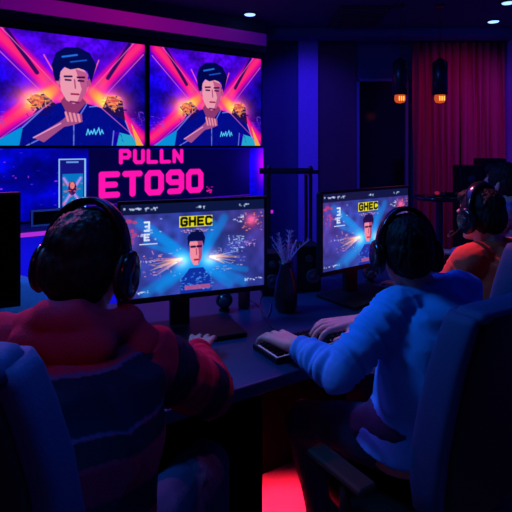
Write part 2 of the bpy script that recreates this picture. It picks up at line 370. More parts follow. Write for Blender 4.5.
# ------------------------------------------------------------------ room shell
YB = 6.0; XL = -2.7; XR = 2.93; YF = -1.2; ZC = 2.75
struct(obj('floor', box(B(), (0.1, 2.4, -0.05), (5.9, 7.6, 0.1)), M['floor']))
struct(obj('ceiling', box(B(), (0.1, 2.4, ZC + 0.05), (5.9, 7.6, 0.1)), M['ceil']))
struct(obj('wall_back', box(B(), (0.1, YB + 0.05, ZC / 2), (5.9, 0.1, ZC)), M['wall']))
struct(obj('wall_left', box(B(), (XL - 0.05, 2.4, ZC / 2), (0.1, 7.2, ZC)), M['wall2']))
struct(obj('wall_right', box(B(), (XR + 0.05, 2.4, ZC / 2), (0.1, 7.2, ZC)), M['pil']))
struct(obj('wall_front', box(B(), (0.1, YF - 0.05, ZC / 2), (5.9, 0.1, ZC)), M['wall2']))
# wall details on the back wall
struct(obj('trim_1', box(B(), (0.615, YB - 0.06, ZC / 2), (0.235, 0.12, ZC)), M['pil'], bevel=0.006))
struct(obj('trim_2', box(B(), (0.965, YB - 0.02, ZC / 2), (0.46, 0.04, ZC)), M['purple'], bevel=0.004))
struct(obj('trim_3', box(B(), (1.45, 5.62, ZC - 0.045), (2.96, 0.25, 0.09)), M['wall'], bevel=0.004))
wf = B()
for x in (1.215, 1.795): box(wf, (x, YB - 0.03, 1.20), (0.035, 0.06, 2.1))
for z in (0.165, 2.235): box(wf, (1.505, YB - 0.03, z), (0.615, 0.06, 0.035))
wfo = obj('window_1', wf, M['frame'], bevel=0.004); struct(wfo)
obj('pane', box(B(), (1.505, YB - 0.012, 1.2), (0.55, 0.012, 2.04)), M['glass'], wfo)
obj('handle', box(B(), (1.32, YB - 0.03, 0.95), (0.12, 0.02, 0.015)), M['metal'], wfo, bevel=0.003)
# dark ventilation panel in the ceiling
vg = thing('ceiling_vent', 'square dark ventilation panel in the ceiling', 'vent', (1.02, 5.0, ZC))
obj('frame', box(B(), (0, 0, -0.012), (0.5, 0.75, 0.024)), M['ceilbox'], vg, bevel=0.004)
sl = B()
for k in range(9): box(sl, (0, -0.32 + 0.08 * k, -0.03), (0.44, 0.03, 0.012))
obj('slats', sl, M['wall2'], vg)

# video wall partition: runs from the left towards the far right
W0 = V(-1.95, 3.81, 0); WD = V(0.817, 0.576, 0).normalized(); WN = V(WD.y, -WD.x, 0)      # WN points into the room
rw = math.atan2(WD.y, WD.x)
def wl(t, n, z): return W0 + WD * t + WN * n + V(0, 0, z)
def wbox(bm, t0, t1, n0, n1, z0, z1): return box(bm, wl((t0 + t1) / 2, (n0 + n1) / 2, (z0 + z1) / 2), (t1 - t0, abs(n1 - n0), z1 - z0), rw)
struct(obj('wall_partition', wbox(B(), -0.75, 2.50, -0.16, -0.06, 0, ZC), M['wall2']))
cove = thing('soffit_band', 'long soffit band with painted magenta light above the wall screens', 'soffit band', wl(0, 0, 0), 0)
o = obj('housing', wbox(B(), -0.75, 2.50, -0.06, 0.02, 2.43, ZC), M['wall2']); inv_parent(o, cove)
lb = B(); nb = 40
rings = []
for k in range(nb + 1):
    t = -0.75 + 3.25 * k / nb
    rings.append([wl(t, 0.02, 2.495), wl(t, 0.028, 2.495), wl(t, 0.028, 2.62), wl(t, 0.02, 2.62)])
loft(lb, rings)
lm = bpy.data.materials.new('magenta_wash'); lm.use_nodes = True  # magenta wash along the soffit face, painted as an emission ramp
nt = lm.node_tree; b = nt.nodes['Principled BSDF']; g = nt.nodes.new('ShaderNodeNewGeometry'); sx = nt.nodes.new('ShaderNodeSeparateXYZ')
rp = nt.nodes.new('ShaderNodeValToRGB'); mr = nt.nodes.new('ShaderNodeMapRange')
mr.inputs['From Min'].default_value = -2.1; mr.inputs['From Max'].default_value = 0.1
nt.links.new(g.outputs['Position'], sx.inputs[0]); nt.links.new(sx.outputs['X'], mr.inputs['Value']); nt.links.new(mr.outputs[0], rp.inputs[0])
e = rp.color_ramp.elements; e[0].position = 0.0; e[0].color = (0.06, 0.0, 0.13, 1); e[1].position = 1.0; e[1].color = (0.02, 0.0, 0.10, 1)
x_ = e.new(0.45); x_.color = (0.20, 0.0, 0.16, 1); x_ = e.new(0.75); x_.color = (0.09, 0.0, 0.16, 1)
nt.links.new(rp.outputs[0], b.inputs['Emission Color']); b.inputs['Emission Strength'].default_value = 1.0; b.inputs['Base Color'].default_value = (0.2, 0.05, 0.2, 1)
o = obj('wash_band', lb, lm); inv_parent(o, cove)

def display(name, label, cat, c, rotz, wd, ht, pic, depth, bez, stand=None, group=None, scr=None, bm_=None, chin=0.0, base=0.0):
    """a monitor or wall screen. local: x right, -y towards the viewer, z up, origin at (c.x, c.y, base)"""
    zc = c[2] - base
    t = thing(name, label, cat, (c[0], c[1], base), rotz, group)
    bm = box(B(), (0, depth / 2 + 0.002, zc), (wd, depth, ht))
    obj('back_shell', bm, M['plastic'], t, bevel=min(0.012, depth * .4))
    fr = B()
    box(fr, (0, -0.002, zc + ht / 2 - bez / 2), (wd, 0.012, bez)); box(fr, (0, -0.002, zc - ht / 2 + (bez + chin) / 2), (wd, 0.012, bez + chin))
    for s in (-1, 1): box(fr, (s * (wd / 2 - bez / 2), -0.002, zc + chin / 2), (bez, 0.012, ht - 2 * bez - chin + 0.002))
    obj('bezel', fr, bm_ or M['plastic'], t)
    if pic is not None: pic_object('screen', pic, wd - 2 * bez, ht - 2 * bez - chin, M['screen'], t, -0.003, 0, zc + chin / 2)
    else: obj('screen', box(B(), (0, -0.0, zc + chin / 2), (wd - 2 * bez, 0.006, ht - 2 * bez - chin)), M['panel'], t)
    if stand is not None:
        sx_, sy_, bw, bd = stand
        nk = B(); box(nk, (sx_, sy_ + depth + 0.03, zc * .5), (0.075, 0.03, zc)); box(nk, (sx_, depth + 0.025, zc), (0.10, 0.05, 0.10))
        obj('neck', nk, M['plastic'], t, bevel=0.004)
        obj('base_plate', box(B(), (sx_, sy_ - 0.01, 0.008), (bw, bd + .04, 0.016)), M['plastic'], t, bevel=0.005)
    return t
tvp = paint_man_tv(1)
c = wl(0.52, 0.0, 1.905); display('wall_screen', 'left big wall screen showing a man in a dark tracksuit with magenta beams', 'screen', c, rw, 1.315, 0.93, tvp, 0.05, 0.014, group=None)
c = wl(1.83, 0.0, 1.905); display('wall_screen', 'smaller-looking wall screen nearer the blue pilaster, same tracksuit man picture', 'screen', c, rw, 1.265, 0.93, tvp, 0.05, 0.014, group=None)
# led banner below: x of the picture measured along the wall
bp, BA = paint_banner()
BT0, BT1, BZ0, BZ1 = -0.55, 2.48, 0.86, 1.430
kx = BA / (BT1 - BT0)
def bt(t): return (t - BT0) * kx
def bz(z): return (BZ1 - z) / (BZ1 - BZ0)
bp.rect(bt(.665), bz(1.425), bt(2.30), bz(.93), (.035, .02, .22), .93)
bp.rect(bt(.665), bz(.955), bt(2.30), bz(.945), (.35, .05, .85), .8)
bp.glow(bt(2.46), bz(1.25), .10, (.65, .0, .45), 1.0, .35); bp.glow(bt(2.40), bz(1.28), .4, (.10, .02, .40))
bp.text('PULLN', bt(.945), bz(1.405), .125, bz(1.305) - bz(1.405), .085, .030, (1.0, .10, .68))
bp.text('ET090', bt(.78), bz(1.205), .215, bz(1.03) - bz(1.205), .125, .047, (1.0, .10, .68))
bp.specks(14, bt(1.80), bz(1.06), bt(1.87), bz(1.0), (.95, .12, .6), 31, .014, .03)
# the phone in the banner
a0, a1, z0, z1 = bt(.425), bt(.645), bz(1.345), bz(.93)
bp.rect(a0, z0, a1, z1, (.55, .75, .95)); bp.rect(a0 + .02, z0 + .02, a1 - .02, z1, (.10, .10, .50)); bp.rect(a0 + .10, z0 + .04, a1 - .10, z0 + .06, (.4, .6, .9))
bp.rect(a0 + .05, z0 + .22, a1 - .04, z1 - .04, (.05, .45, .75)); xm = (a0 + a1) / 2
bp.beam(a0 + .07, z0 + .28, a1 - .07, z1 - .08, .02, (.7, .1, .2)); bp.beam(a1 - .07, z0 + .28, a0 + .07, z1 - .08, .02, (.7, .1, .2))
bp.oval(xm, (z0 + z1) / 2 + .06, .055, .10, (.25, .08, .35)); bp.oval(xm, (z0 + z1) / 2 + .02, .03, .05, (.9, .5, .5)); bp.specks(30, a0 + .06, z0 + .3, a1 - .05, z1 - .05, (.9, .4, .4), 44, .012, .03)
c = wl((BT0 + BT1) / 2, 0.0, (BZ0 + BZ1) / 2)
display('led_banner', 'long blue led banner with pink letters under the wall screens', 'led banner', c, rw, BT1 - BT0 + .01, BZ1 - BZ0 + .01, bp, 0.05, 0.005)
# counter under the banner
ct = thing('counter', 'counter with painted blue glow running under the led banner', 'counter', wl(0, 0, 0))
for nm, bm, m in (('worktop', wbox(B(), -0.7, 2.3, 0.02, 0.40, 0.80, 0.84), M['wall']), ('front_panel', wbox(B(), -0.7, 2.3, 0.30, 0.34, 0.0, 0.80), M['countglow']),
                  ('glow_strip', wbox(B(), -0.7, 2.3, 0.40, 0.408, 0.805, 0.835), M['pinkglow'])):  # edge glows in place of the pink light falling on it
    inv_parent(obj(nm, bm, m), ct)

# curtains: two panels of folds
def curtain(x0, x1, label, ph):
    bm = B(); nx = 150; rows = 10; vs = []
    for r in range(rows + 1):
        z = 0.03 + (2.66 - 0.03) * r / rows; row = []
        for i in range(nx + 1):
            u = i / nx; x = x0 + (x1 - x0) * u
            f = math.sin(u * 2 * PI * 6.3 * (x1 - x0) / .56 + ph + .7 * math.sin(u * 9 + ph)) * (0.045 + .012 * math.sin(u * 23))
            row.append(bm.verts.new((x + 0.01 * math.sin(z * 2 + i * .3), 5.84 + f * (1 - .25 * r / rows), z)))
        vs.append(row)
    for a, b_ in zip(vs, vs[1:]):
        for i in range(nx): bm.faces.new((a[i], a[i + 1], b_[i + 1], b_[i]))
    o = obj('curtain', bm, M['curtain'], None, True); s = o.modifiers.new('s', 'SOLIDIFY'); s.thickness = 0.004
    tag(o, label, 'curtain')
curtain(1.84, 2.392, 'crimson floor-length curtain panel hanging next to the dark window', 0.4)
curtain(2.40, 2.90, 'crimson floor-length curtain panel hanging next to the side wall', 2.0)
rod = thing('curtain_rod', 'dark curtain rod above the crimson curtains', 'curtain rod', (2.37, 5.84, 2.675))
rb = B(); tube(rb, [(-0.54, 0, 0.01), (0.54, 0, 0.01)], 0.009); obj('rod', rb, M['metal'], rod)

# pendant lamps
def pendant(px, py, Y, label):
    c = at(px, py, Y); t = thing('pendant_lamp', label, 'pendant lamp', (c.x, c.y, c.z), 0, 'amber pendant lamps by the curtain')
    obj('shade', lathe(B(), [(0.055, 0.0), (0.068, 0.0), (0.068, 0.30), (0.03, 0.325), (0.012, 0.34)]), M['metal'], t, True)
    obj('cord', tube(B(), [(0, 0, 0.33), (0, 0, ZC - c.z)], 0.004), M['rubber'], t)
    obj('canopy', lathe(B(), [(0.04, ZC - c.z - .02), (0.04, ZC - c.z)]), M['metal'], t)
    bl = lathe(B(), [(0.012, -0.075), (0.038, -0.068), (0.050, -0.045), (0.050, -0.02), (0.046, 0.0), (0.03, 0.01)])
    bo = obj('bulb', bl, M['amber'], t, True)
    fb = B()
    for s in (-1, 0, 1): tube(fb, [(s * .02, -0.051, -0.055), (s * .02, -0.052, -0.015)], 0.004)
    obj('filament', fb, M['filament'], bo)
pendant(400, 95, 4.6, 'black cylinder pendant lamp with amber bulb hanging before the dark window edge')
pendant(440, 95, 4.6, 'black cylinder pendant lamp with amber bulb hanging before the crimson curtain')

def downlight(x, y, label):
    t = thing('downlight', label, 'downlight', (x, y, ZC), 0)
    obj('trim_ring', lathe(B(), [(0.055, -0.012), (0.075, -0.008), (0.078, 0.0), (0.055, 0.0)]), M['metal'], t, True)
    obj('diffuser', lathe(B(), [(0.054, -0.013), (0.050, -0.018), (0.001, -0.019)]), M['led'], t)
downlight(-0.06, 4.90, 'round ceiling downlight in front of the wall screens')
downlight(2.46, 5.18, 'round ceiling downlight above the curtain, the farther of that pair')
downlight(2.27, 4.50, 'round ceiling downlight cut by the top edge, nearer than its neighbour')

# ------------------------------------------------------------------ long desk
dr = math.atan2(D.y, D.x)
desk = thing('desk', 'long black gaming desk in front of the players', 'desk', dk(0, 0, 0))
def dbox(bm, t0, t1, n0, n1, z0, z1): return box(bm, dk((t0 + t1) / 2, (n0 + n1) / 2, (z0 + z1) / 2), (t1 - t0, n1 - n0, z1 - z0), dr)
inv_parent(obj('desk_top', dbox(B(), -1.45, 1.03, 0.0, 0.98, 0.71, 0.75), M['desk'], bevel=0.006), desk)
inv_parent(obj('front_rail', dbox(B(), -1.40, 1.00, 0.10, 0.12, 0.65, 0.709), M['panel']), desk)
inv_parent(obj('back_panel', dbox(B(), -1.40, 1.00, 0.60, 0.62, 0.0, 0.709), M['panel']), desk)
for t in (-1.40, 0.13):
    inv_parent(obj('side_panel', dbox(B(), t - 0.015, t + 0.015, 0.10, 0.60, 0.0, 0.649), M['panel'], bevel=0.003), desk)
o = obj('glow_strip', dbox(B(), 0.16, 0.85, 0.52, 0.54, 0.69, 0.705), mat('red_led_strip', (0.5, 0.02, 0.02), 0.4, emit=(1, 0.01, 0.03), es=.4), None); inv_parent(o, desk)

d2 = thing('desk', 'short black desk section in front of the player in the orange shirt', 'desk', dk(1.4, .2, 0))
inv_parent(obj('desk_top', dbox(B(), 1.034, 1.70, 0.24, 0.98, 0.71, 0.75), M['desk'], bevel=0.006), d2)
for t in (1.045, 1.68): inv_parent(obj('side_panel', dbox(B(), t - .01, t + .01, 0.62, 0.95, 0.0, 0.709), M['panel'], bevel=0.003), d2)
# monitors
uip = paint_ui(1)
def mon(x0, y0, ang, wd, zc, ht, label, pic, stand, **k):
    d = V(math.cos(ang), math.sin(ang), 0); c = V(x0, y0, 0) + d * wd / 2
    return display('monitor', label, 'monitor', (c.x, c.y, zc), ang, wd, ht, pic, 0.028, 0.011, stand, chin=0.008, base=0.7505, **k)
mon(-0.497, 1.79, math.atan2(.21, .535), 0.578, 1.064, 0.372, 'black monitor with a lit game page in front of the hooded player', uip, (-0.05, 0.0, 0.42, 0.20))
mon(0.279, 2.18, math.atan2(.588, .81), 0.615, 1.064, 0.372, 'black monitor with a lit game page in front of the blue-shirted player', uip, (-0.06, 0.0, 0.34, 0.20))
mon(-1.312, 1.378, math.atan2(.40, .86), 0.60, 1.115, 0.37, 'black switched-off monitor at the left end of the desk', None, (0.0, 0.0, 0.30, 0.20))
q = wl(.33, .20, .905)
display('counter_screen', 'small white-framed screen on the counter behind the hooded player', 'screen', q, rw, 0.30, 0.125, None, 0.05, 0.014, None, base=0.8405, bm_=M['white'])

# keyboard
kc = at(300, 341, 1.76); kb = thing('keyboard', 'black backlit keyboard under the hands of the blue-shirted player', 'keyboard', dk(0.365, 0.135, 0.7505), dr - 0.03)
obj('case', box(B(), (0, 0, 0.009), (0.375, 0.15, 0.018)), M['plastic'], kb, bevel=0.004)
obj('backlight', box(B(), (0, 0.0, 0.0187), (0.362, 0.132, 0.001)), M['keylit'], kb)
kk = B(); rowsx = [[1] * 15, [1] * 13 + [2.0], [1.5] + [1] * 12 + [1.5], [1.8] + [1] * 11 + [2.2], [2.3] + [1] * 10 + [2.7], [1.3, 1.3, 1.3, 6, 1.3, 1.3, 1.3, 1.2]]
for r, row in enumerate(rowsx):
    x = -0.178; un = 0.356 / sum(row)
    for k in row:
        cx = x + k * un / 2; x += k * un; cy = 0.055 - r * 0.022
        ww, hh = k * un - 0.005, 0.0168
        rings = [[V(cx + sx_ * ww / 2 * s, cy + sy_ * hh / 2 * s, z) for sx_, sy_ in ((-1, -1), (1, -1), (1, 1), (-1, 1))] for s, z in ((1, .0195), (1, .022), (.84, .0275))]
        loft(kk, rings)
obj('keycaps', kk, M['plastic'], kb)
# keyboard cable
def cable(pts, label, r=0.0022):
    o = obj('cable', tube(B(), spline(pts, 8), r, 8), M['cable'], None, True); tag(o, label, 'cable', None)
cable([dk(.33, .215, .7615), dk(.35, .34, .754), dk(.40, .46, .754), dk(.45, .60, .754), dk(.47, .75, .754), dk(.47, .93, .754)], 'thin cable running from the keyboard to the back of the desk')
q = [at(263, 295, 2.36), at(260, 304, 2.22), at(263, 320, 2.03), at(269, 317, 2.06), at(271, 303, 2.22)]
cable([V(p.x, p.y, .7545) for p in q], 'thin cable looping on the desk beside the vase')
q = [at(266, 291, 2.42), at(267, 293, 2.38), at(270, 294, 2.37), at(271, 292, 2.40), at(273, 286, 2.5)]
cable([V(p.x, p.y, .7545) for p in q], 'thin cable lying on the desk behind the looping cable')

# vase with dried leaves
vp = dk(0, 0, 0); vp = V(0.127, 2.12, 0.7505)
vt = thing('potted_plant', 'spiky pale plant in a black vase between the two lit monitors', 'plant', vp)
obj('vase', lathe(B(), [(0.036, 0), (0.047, 0.02), (0.050, 0.07), (0.042, 0.13), (0.028, 0.175), (0.026, 0.195), (0.032, 0.21), (0.024, 0.205)], seg=28), M['vase'], vt, True)
for k in range(13):
    an = k * 2.4; ln = random.uniform(.11, .19); sp = random.uniform(.3, 1.15)
    bm = B(); pts = []; rr = []
    for i in range(9):
        t = i / 8; out = .008 + ln * .62 * sp * t ** 1.5; z = .18 + ln * (1.0 * t - .25 * sp * t * t)
        pts.append((math.cos(an) * out, math.sin(an) * out, z)); rr.append(.0032 * (1 - t) ** .6 + .0006)
    tube(bm, pts, rr, 6)
    for i in (3, 4, 5, 6, 7):
        for s in (-1, 1):
            p_ = V(*pts[i]); q_ = p_ + V(math.cos(an + s * 1.0), math.sin(an + s * 1.0), .9) * .018
            tube(bm, [p_, (p_ + q_) / 2 + V(0, 0, .002), q_], [.0008, .0012, .0004], 5)
    obj('frond', bm, M['leaf'], vt, True)

def speaker(name, label, c, s, rz, cones, cat='speaker'):
    t = thing(name, label, cat, c, rz)
    obj('cabinet', box(B(), (0, 0, s[2] / 2), s), M['plastic'], t, bevel=min(s) * .06)
    for (x, z, r) in cones:
        rg = [[V(x + rr * math.cos(2 * PI * i / 20), -s[1] / 2 - yy, z + rr * math.sin(2 * PI * i / 20)) for i in range(20)] for rr, yy in ((r, .001), (r, .006), (r * .85, .006), (r * .4, .0015), (r * .3, .006), (r * .02, .007))]
        obj('driver', loft(B(), rg), M['cone'], t, True)
    return t
speaker('desktop_speaker', 'black desktop speaker between the vase and the right lit monitor', V(.245, 2.46, .7505), (.12, .13, .22), .15, [(0.02, .075, .035), (0.0, .16, .018)])
speaker('desktop_speaker', 'black desktop speaker close behind the vase', V(.07, 2.38, .7505), (.09, .11, .20), .1, [(0, .07, .032), (0, .15, .016)])
speaker('tower_speaker', 'tall dark loudspeaker by the curtain, the lower of two', V(2.07, 4.90, 0), (.21, .26, 1.262), -.1, [(0, .95, .07), (0, .72, .07), (0, 1.14, .03)])
speaker('tower_speaker', 'tall dark loudspeaker by the curtain, the higher of two', V(2.31, 4.95, 0), (.23, .26, 1.33), -.1, [(0, 1.0, .08), (0, .76, .08), (0, 1.2, .03)])

def ball_speaker(label, c):
    t = thing('round_speaker', label, 'speaker', c)
    obj('foot', lathe(B(), [(.022, 0), (.022, .008), (.012, .014)]), M['rubber'], t)
    obj('body', ell(B(), (0, 0, .045), .036, .036, .034), M['gloss'], t, True)
    obj('driver', lathe(B(), [(.02, 0), (.018, .004), (.004, .002)], (0, 0, 0)), M['cone'], t, True).matrix_local = Matrix.Translation((0, -.034, .046)) @ Matrix.Rotation(PI / 2, 4, 'X')
ball_speaker('small round black speaker under the left lit monitor', (-.135, 2.125, .7505))
ball_speaker('small round black speaker behind the base of the right lit monitor', (.585, 2.57, .7505))
cn = thing('drink_can', 'small dark red can under the right end of the left lit monitor', 'can', (-.052, 2.165, .7505))
obj('body', lathe(B(), [(.020, 0), (.026, .006), (.026, .075), (.021, .083)]), M['darkred'], cn, True); obj('lid', lathe(B(), [(.021, .083), (.019, .081), (.001, .081)]), M['metal'], cn)

# steel rack behind the desk
rk = thing('metal_rack', 'thin black metal rack standing behind the desk between the monitors', 'rack', (0.19, 3.02, 0))
for x in (-.115, .125):
    for y in (-.13, .13):
        obj('post', box(B(), (x, y, .655), (.020, .020, 1.31)), M['metal'], rk)
rb = B()
for y in (-.13, .13): box(rb, (-.0, y, 1.300), (.34, .024, .022))
for x in (-.115, .125): box(rb, (x, 0, 1.282), (.018, .26, .018))
obj('top_frame', rb, M['metal'], rk)
for z in (.35, .78): obj('shelf', box(B(), (.005, 0, z), (.22, .24, .02)), M['panel'], rk)
for x in (-.115, .125): obj('finial', ell(B(), (x, -.13, 1.322), .013, .013, .016), M['metal'], rk, True)

# high table at the back with a red gadget
hp = V(1.38, 3.76, 0)
ht = thing('bar_table', 'dark round high table behind the player in the orange shirt', 'table', hp)
obj('table_top', lathe(B(), [(.17, 1.045), (.185, 1.055), (.185, 1.07), (.18, 1.075)], seg=40), M['gloss'], ht, True)
obj('column', tube(B(), [(0, 0, .02), (0, 0, 1.045)], .025), M['metal'], ht); obj('foot_plate', lathe(B(), [(.2, 0), (.2, .01), (.03, .025)]), M['metal'], ht)
gd = thing('red_lamp', 'small red glowing lamp on the high table', 'lamp', hp + V(-.04, -.06, 1.0755))
obj('base', lathe(B(), [(.03, 0), (.03, .012), (.02, .016)]), M['plastic'], gd); obj('dome', ell(B(), (0, 0, .026), .018, .018, .014), M['red'], gd, True)
gb = thing('game_controller', 'dark glossy game controller lying on the high table', 'controller', hp + V(.06, -.04, 1.0755))
cb = B(); cap(cb, (-.05, .01, .016), .016, (.05, .01, .016), .016); cap(cb, (-.05, .01, .016), .018, (-.062, -.045, .014), .012); cap(cb, (.05, .01, .016), .018, (.062, -.045, .014), .012)
remesh('grip_body', cb, M['gloss'], None, .004, 3).parent = gb
for s in (-.03, .03): obj('thumb_stick', lathe(B(), [(.006, .03), (.006, .04), (.009, .043)], (s, 0, 0)), M['rubber'], gb)
for o_ in gb.children:
    if o_.name.startswith('grip'): o_.matrix_parent_inverse = Matrix.Identity(4)

# pale tub chair far left behind the desk
tc_ = thing('tub_chair', 'pale blue tub chair behind the desk at the left', 'chair', (-1.30, 2.92, 0), 2.6)
rings = []
for k in range(25):
    an = PI * (-0.12 + 1.24 * k / 24); cs, sn = math.cos(an), math.sin(an); hgt = .60 + .20 * max(0, math.sin(an)) ** .7
    rings.append([V(cs * r, sn * r, z) for r, z in ((.24, .25), (.31, .25), (.32, hgt - .03), (.30, hgt), (.26, hgt), (.245, hgt - .03))])
obj('shell', loft(B(), rings), M['pale'], tc_, True)
obj('seat', lathe(B(), [(.22, .26), (.235, .30), (.235, .41), (.20, .44)], seg=32), M['pale'], tc_, True)
for k in range(4):
    an = PI / 4 + k * PI / 2; obj('leg', tube(B(), [(math.cos(an) * .18, math.sin(an) * .18, .27), (math.cos(an) * .25, math.sin(an) * .25, 0.0)], [.016, .011]), M['metal'], tc_)

# ------------------------------------------------------------------ gaming chair
def sring(cx, cy, z, hw, hd, n=40, ex=4.0, curve=0.0):
    out = []
    for i in range(n):
        a = 2 * PI * i / n; c_, s_ = math.cos(a), math.sin(a)
        x = math.copysign(abs(c_) ** (2 / ex), c_) * hw; y = math.copysign(abs(s_) ** (2 / ex), s_) * hd
        out.append(V(cx + x, cy + y + curve * x * x, z))
    return out
def make_chair():
    t = thing('gaming_chair', 'x', 'chair')
    prof = [(.48, .17, .030), (.52, .215, .042), (.60, .236, .048), (.72, .248, .050), (.84, .245, .050), (.94, .236, .048), (1.02, .220, .046), (1.07, .207, .045), (1.092, .197, .042), (1.102, .180, .034)]
    yc = lambda z: -.235 - .10 * ((z - .5) / .6)
    bk = loft(B(), [sring(0, yc(z), z, hw * .93, hd, curve=.25, ex=8, n=56) for z, hw, hd in prof[:-1]])
    obj('backrest', bk, M['leather'], t, True)
    for s in (-1, 1):       # side wings
        rg = []
        for z, hw, hd in prof[:-1]:
            rg.append(sring(s * (hw * .93), yc(z) + .25 * hw * hw * .86 + .022, z - .003, hw * .07 + .012, hd * 1.0, n=32, ex=4))
        obj('side_wing', loft(B(), rg), M['trimb'], t, True)
    rg = [sring(0, yc(z) + .006, z, hw, hd, curve=.25, ex=8, n=56) for z, hw, hd in ((1.078, .206, .046), (1.090, .202, .046), (1.100, .196, .044), (1.105, .186, .036))]
    obj('top_panel', loft(B(), rg), M['trimb'], t, True)
    st = loft(B(), [sring(0, -.01, z, hw, hd, ex=5) for z, hw, hd in ((.34, .22, .19), (.35, .245, .21), (.38, .25, .215), (.405, .24, .205), (.412, .20, .17))])
    obj('seat', st, M['leather'], t, True)
    for s in (-1, 1):
        ar = B(); tube(ar, [(s * .20, -.04, .36), (s * .33, -.04, .375), (s * .345, -.04, .40), (s * .345, -.04, .57)], .016); a_ = obj('armrest', ar, M['plastic'], t, True)
        obj('arm_pad', box(B(), (s * .345, -.02, .583), (.065, .22, .024)), M['rubber'], a_, bevel=0.01)
    obj('gas_column', lathe(B(), [(.04, .07), (.04, .12), (.026, .12), (.026, .30), (.06, .325), (.09, .342)]), M['metal'], t, True)
    st = B()
    for k in range(5):
        a = 2 * PI * k / 5 + .3
        tube(st, [(0, 0, .10), (math.cos(a) * .15, math.sin(a) * .15, .09), (math.cos(a) * .29, math.sin(a) * .29, .065)], [.03, .024, .018], 8)
    obj('star_base', st, M['plastic'], t, True)
    for k in range(5):
        a = 2 * PI * k / 5 + .3
        w_ = B(); cx, cy = math.cos(a) * .29, math.sin(a) * .29
        for s in (-1, 1):
            ux, uy = -math.sin(a) * .012 * s, math.cos(a) * .012 * s
            tube(w_, [(cx + ux * .5, cy + uy * .5, .027), (cx + ux * 1.6, cy + uy * 1.6, .027)], .027, 14)
        obj('caster', w_, M['rubber'], t, True)
    return t
ch = make_chair()
def place(o, x, y, fx, fy, label, s=1.0):
    o.location = (x, y, 0); o.rotation_euler = (0, 0, math.atan2(-fx, fy)); o.scale = (s, s, s); o['label'] = label; o['group'] = 'gaming chairs'
place(ch, -.550, .975, .0, 1.0, 'dark winged gaming chair of the player in the striped hoodie', 1.05); ch.scale = (1.15, 1.0, 1.07)
c2 = dup(ch); place(c2, .512, 1.592, N.x, N.y, 'dark winged gaming chair of the player in the blue shirt'); c2.scale = (1, 1, .952)
c3 = dup(ch); place(c3, .958, 2.185, N.x, N.y, 'dark winged gaming chair behind the player in the orange shirt')
place(dup(ch), 1.52, 2.83, N.x, N.y, 'dark winged gaming chair of the player at the right edge')

# ------------------------------------------------------------------ people
def basis(F, tilt=0.0, roll=0.0):
    """columns: right, forward, up"""
    F = Vector(F).normalized(); R = F.cross(V(0, 0, 1)).normalized(); U = R.cross(F).normalized()
    m = Matrix((R, F, U)).transposed()
    return m @ Matrix.Rotation(tilt, 3, 'X') @ Matrix.Rotation(roll, 3, 'Y')
def head_volumes(bm, c, Bm):
    E = lambda x, y, z, rx, ry, rz, s=3: ell(bm, c + Bm @ V(x, y, z), rx, ry, rz, Bm, s)
    E(0, -.012, .025, .076, .094, .090); E(0, .012, -.030, .062, .074, .078); E(0, .045, -.075, .040, .038, .034); E(0, .070, -.092, .022, .018, .016)
    E(0, .075, .018, .052, .018, .014)            # brow
    for s in (-1, 1):
        E(s * .034, .066, -.028, .022, .020, .020); E(s * .070, -.008, -.010, .008, .018, .030)
    cap(bm, c + Bm @ V(0, .086, .008), .008, c + Bm @ V(0, .104, -.032), .012); E(0, .092, -.036, .017, .012, .008)
    E(0, .088, -.058, .024, .010, .006, 2); E(0, .086, -.069, .020, .010, .006, 2)
def hair_volumes(bm, c, Bm, long=1.0):
    E = lambda x, y, z, rx, ry, rz: ell(bm, c + Bm @ V(x, y, z), rx, ry, rz, Bm, 4)
    E(0, -.020, .040, .079, .097, .082); E(0, -.045, -.005, .077, .072, .085 * long); E(0, .035, .080, .060, .055, .034)
    for s in (-1, 1): E(s * .060, -.005, .02, .017, .055, .055)
def strands(amp=.004):
    def f(me):
        n = len(me.vertices); co_ = np.empty(n * 3); no = np.empty(n * 3); me.vertices.foreach_get('co', co_); me.vertices.foreach_get('normal', no)
        co_ = co_.reshape(-1, 3); no = no.reshape(-1, 3)
        d = np.array([noise.noise(Vector((p[0] * 85, p[1] * 85, p[2] * 28))) + .5 * noise.noise(Vector((p[0] * 190, p[1] * 190, p[2] * 60))) for p in co_])
        me.vertices.foreach_set('co', (co_ + no * (d * amp)[:, None]).ravel()); me.update()
    return f
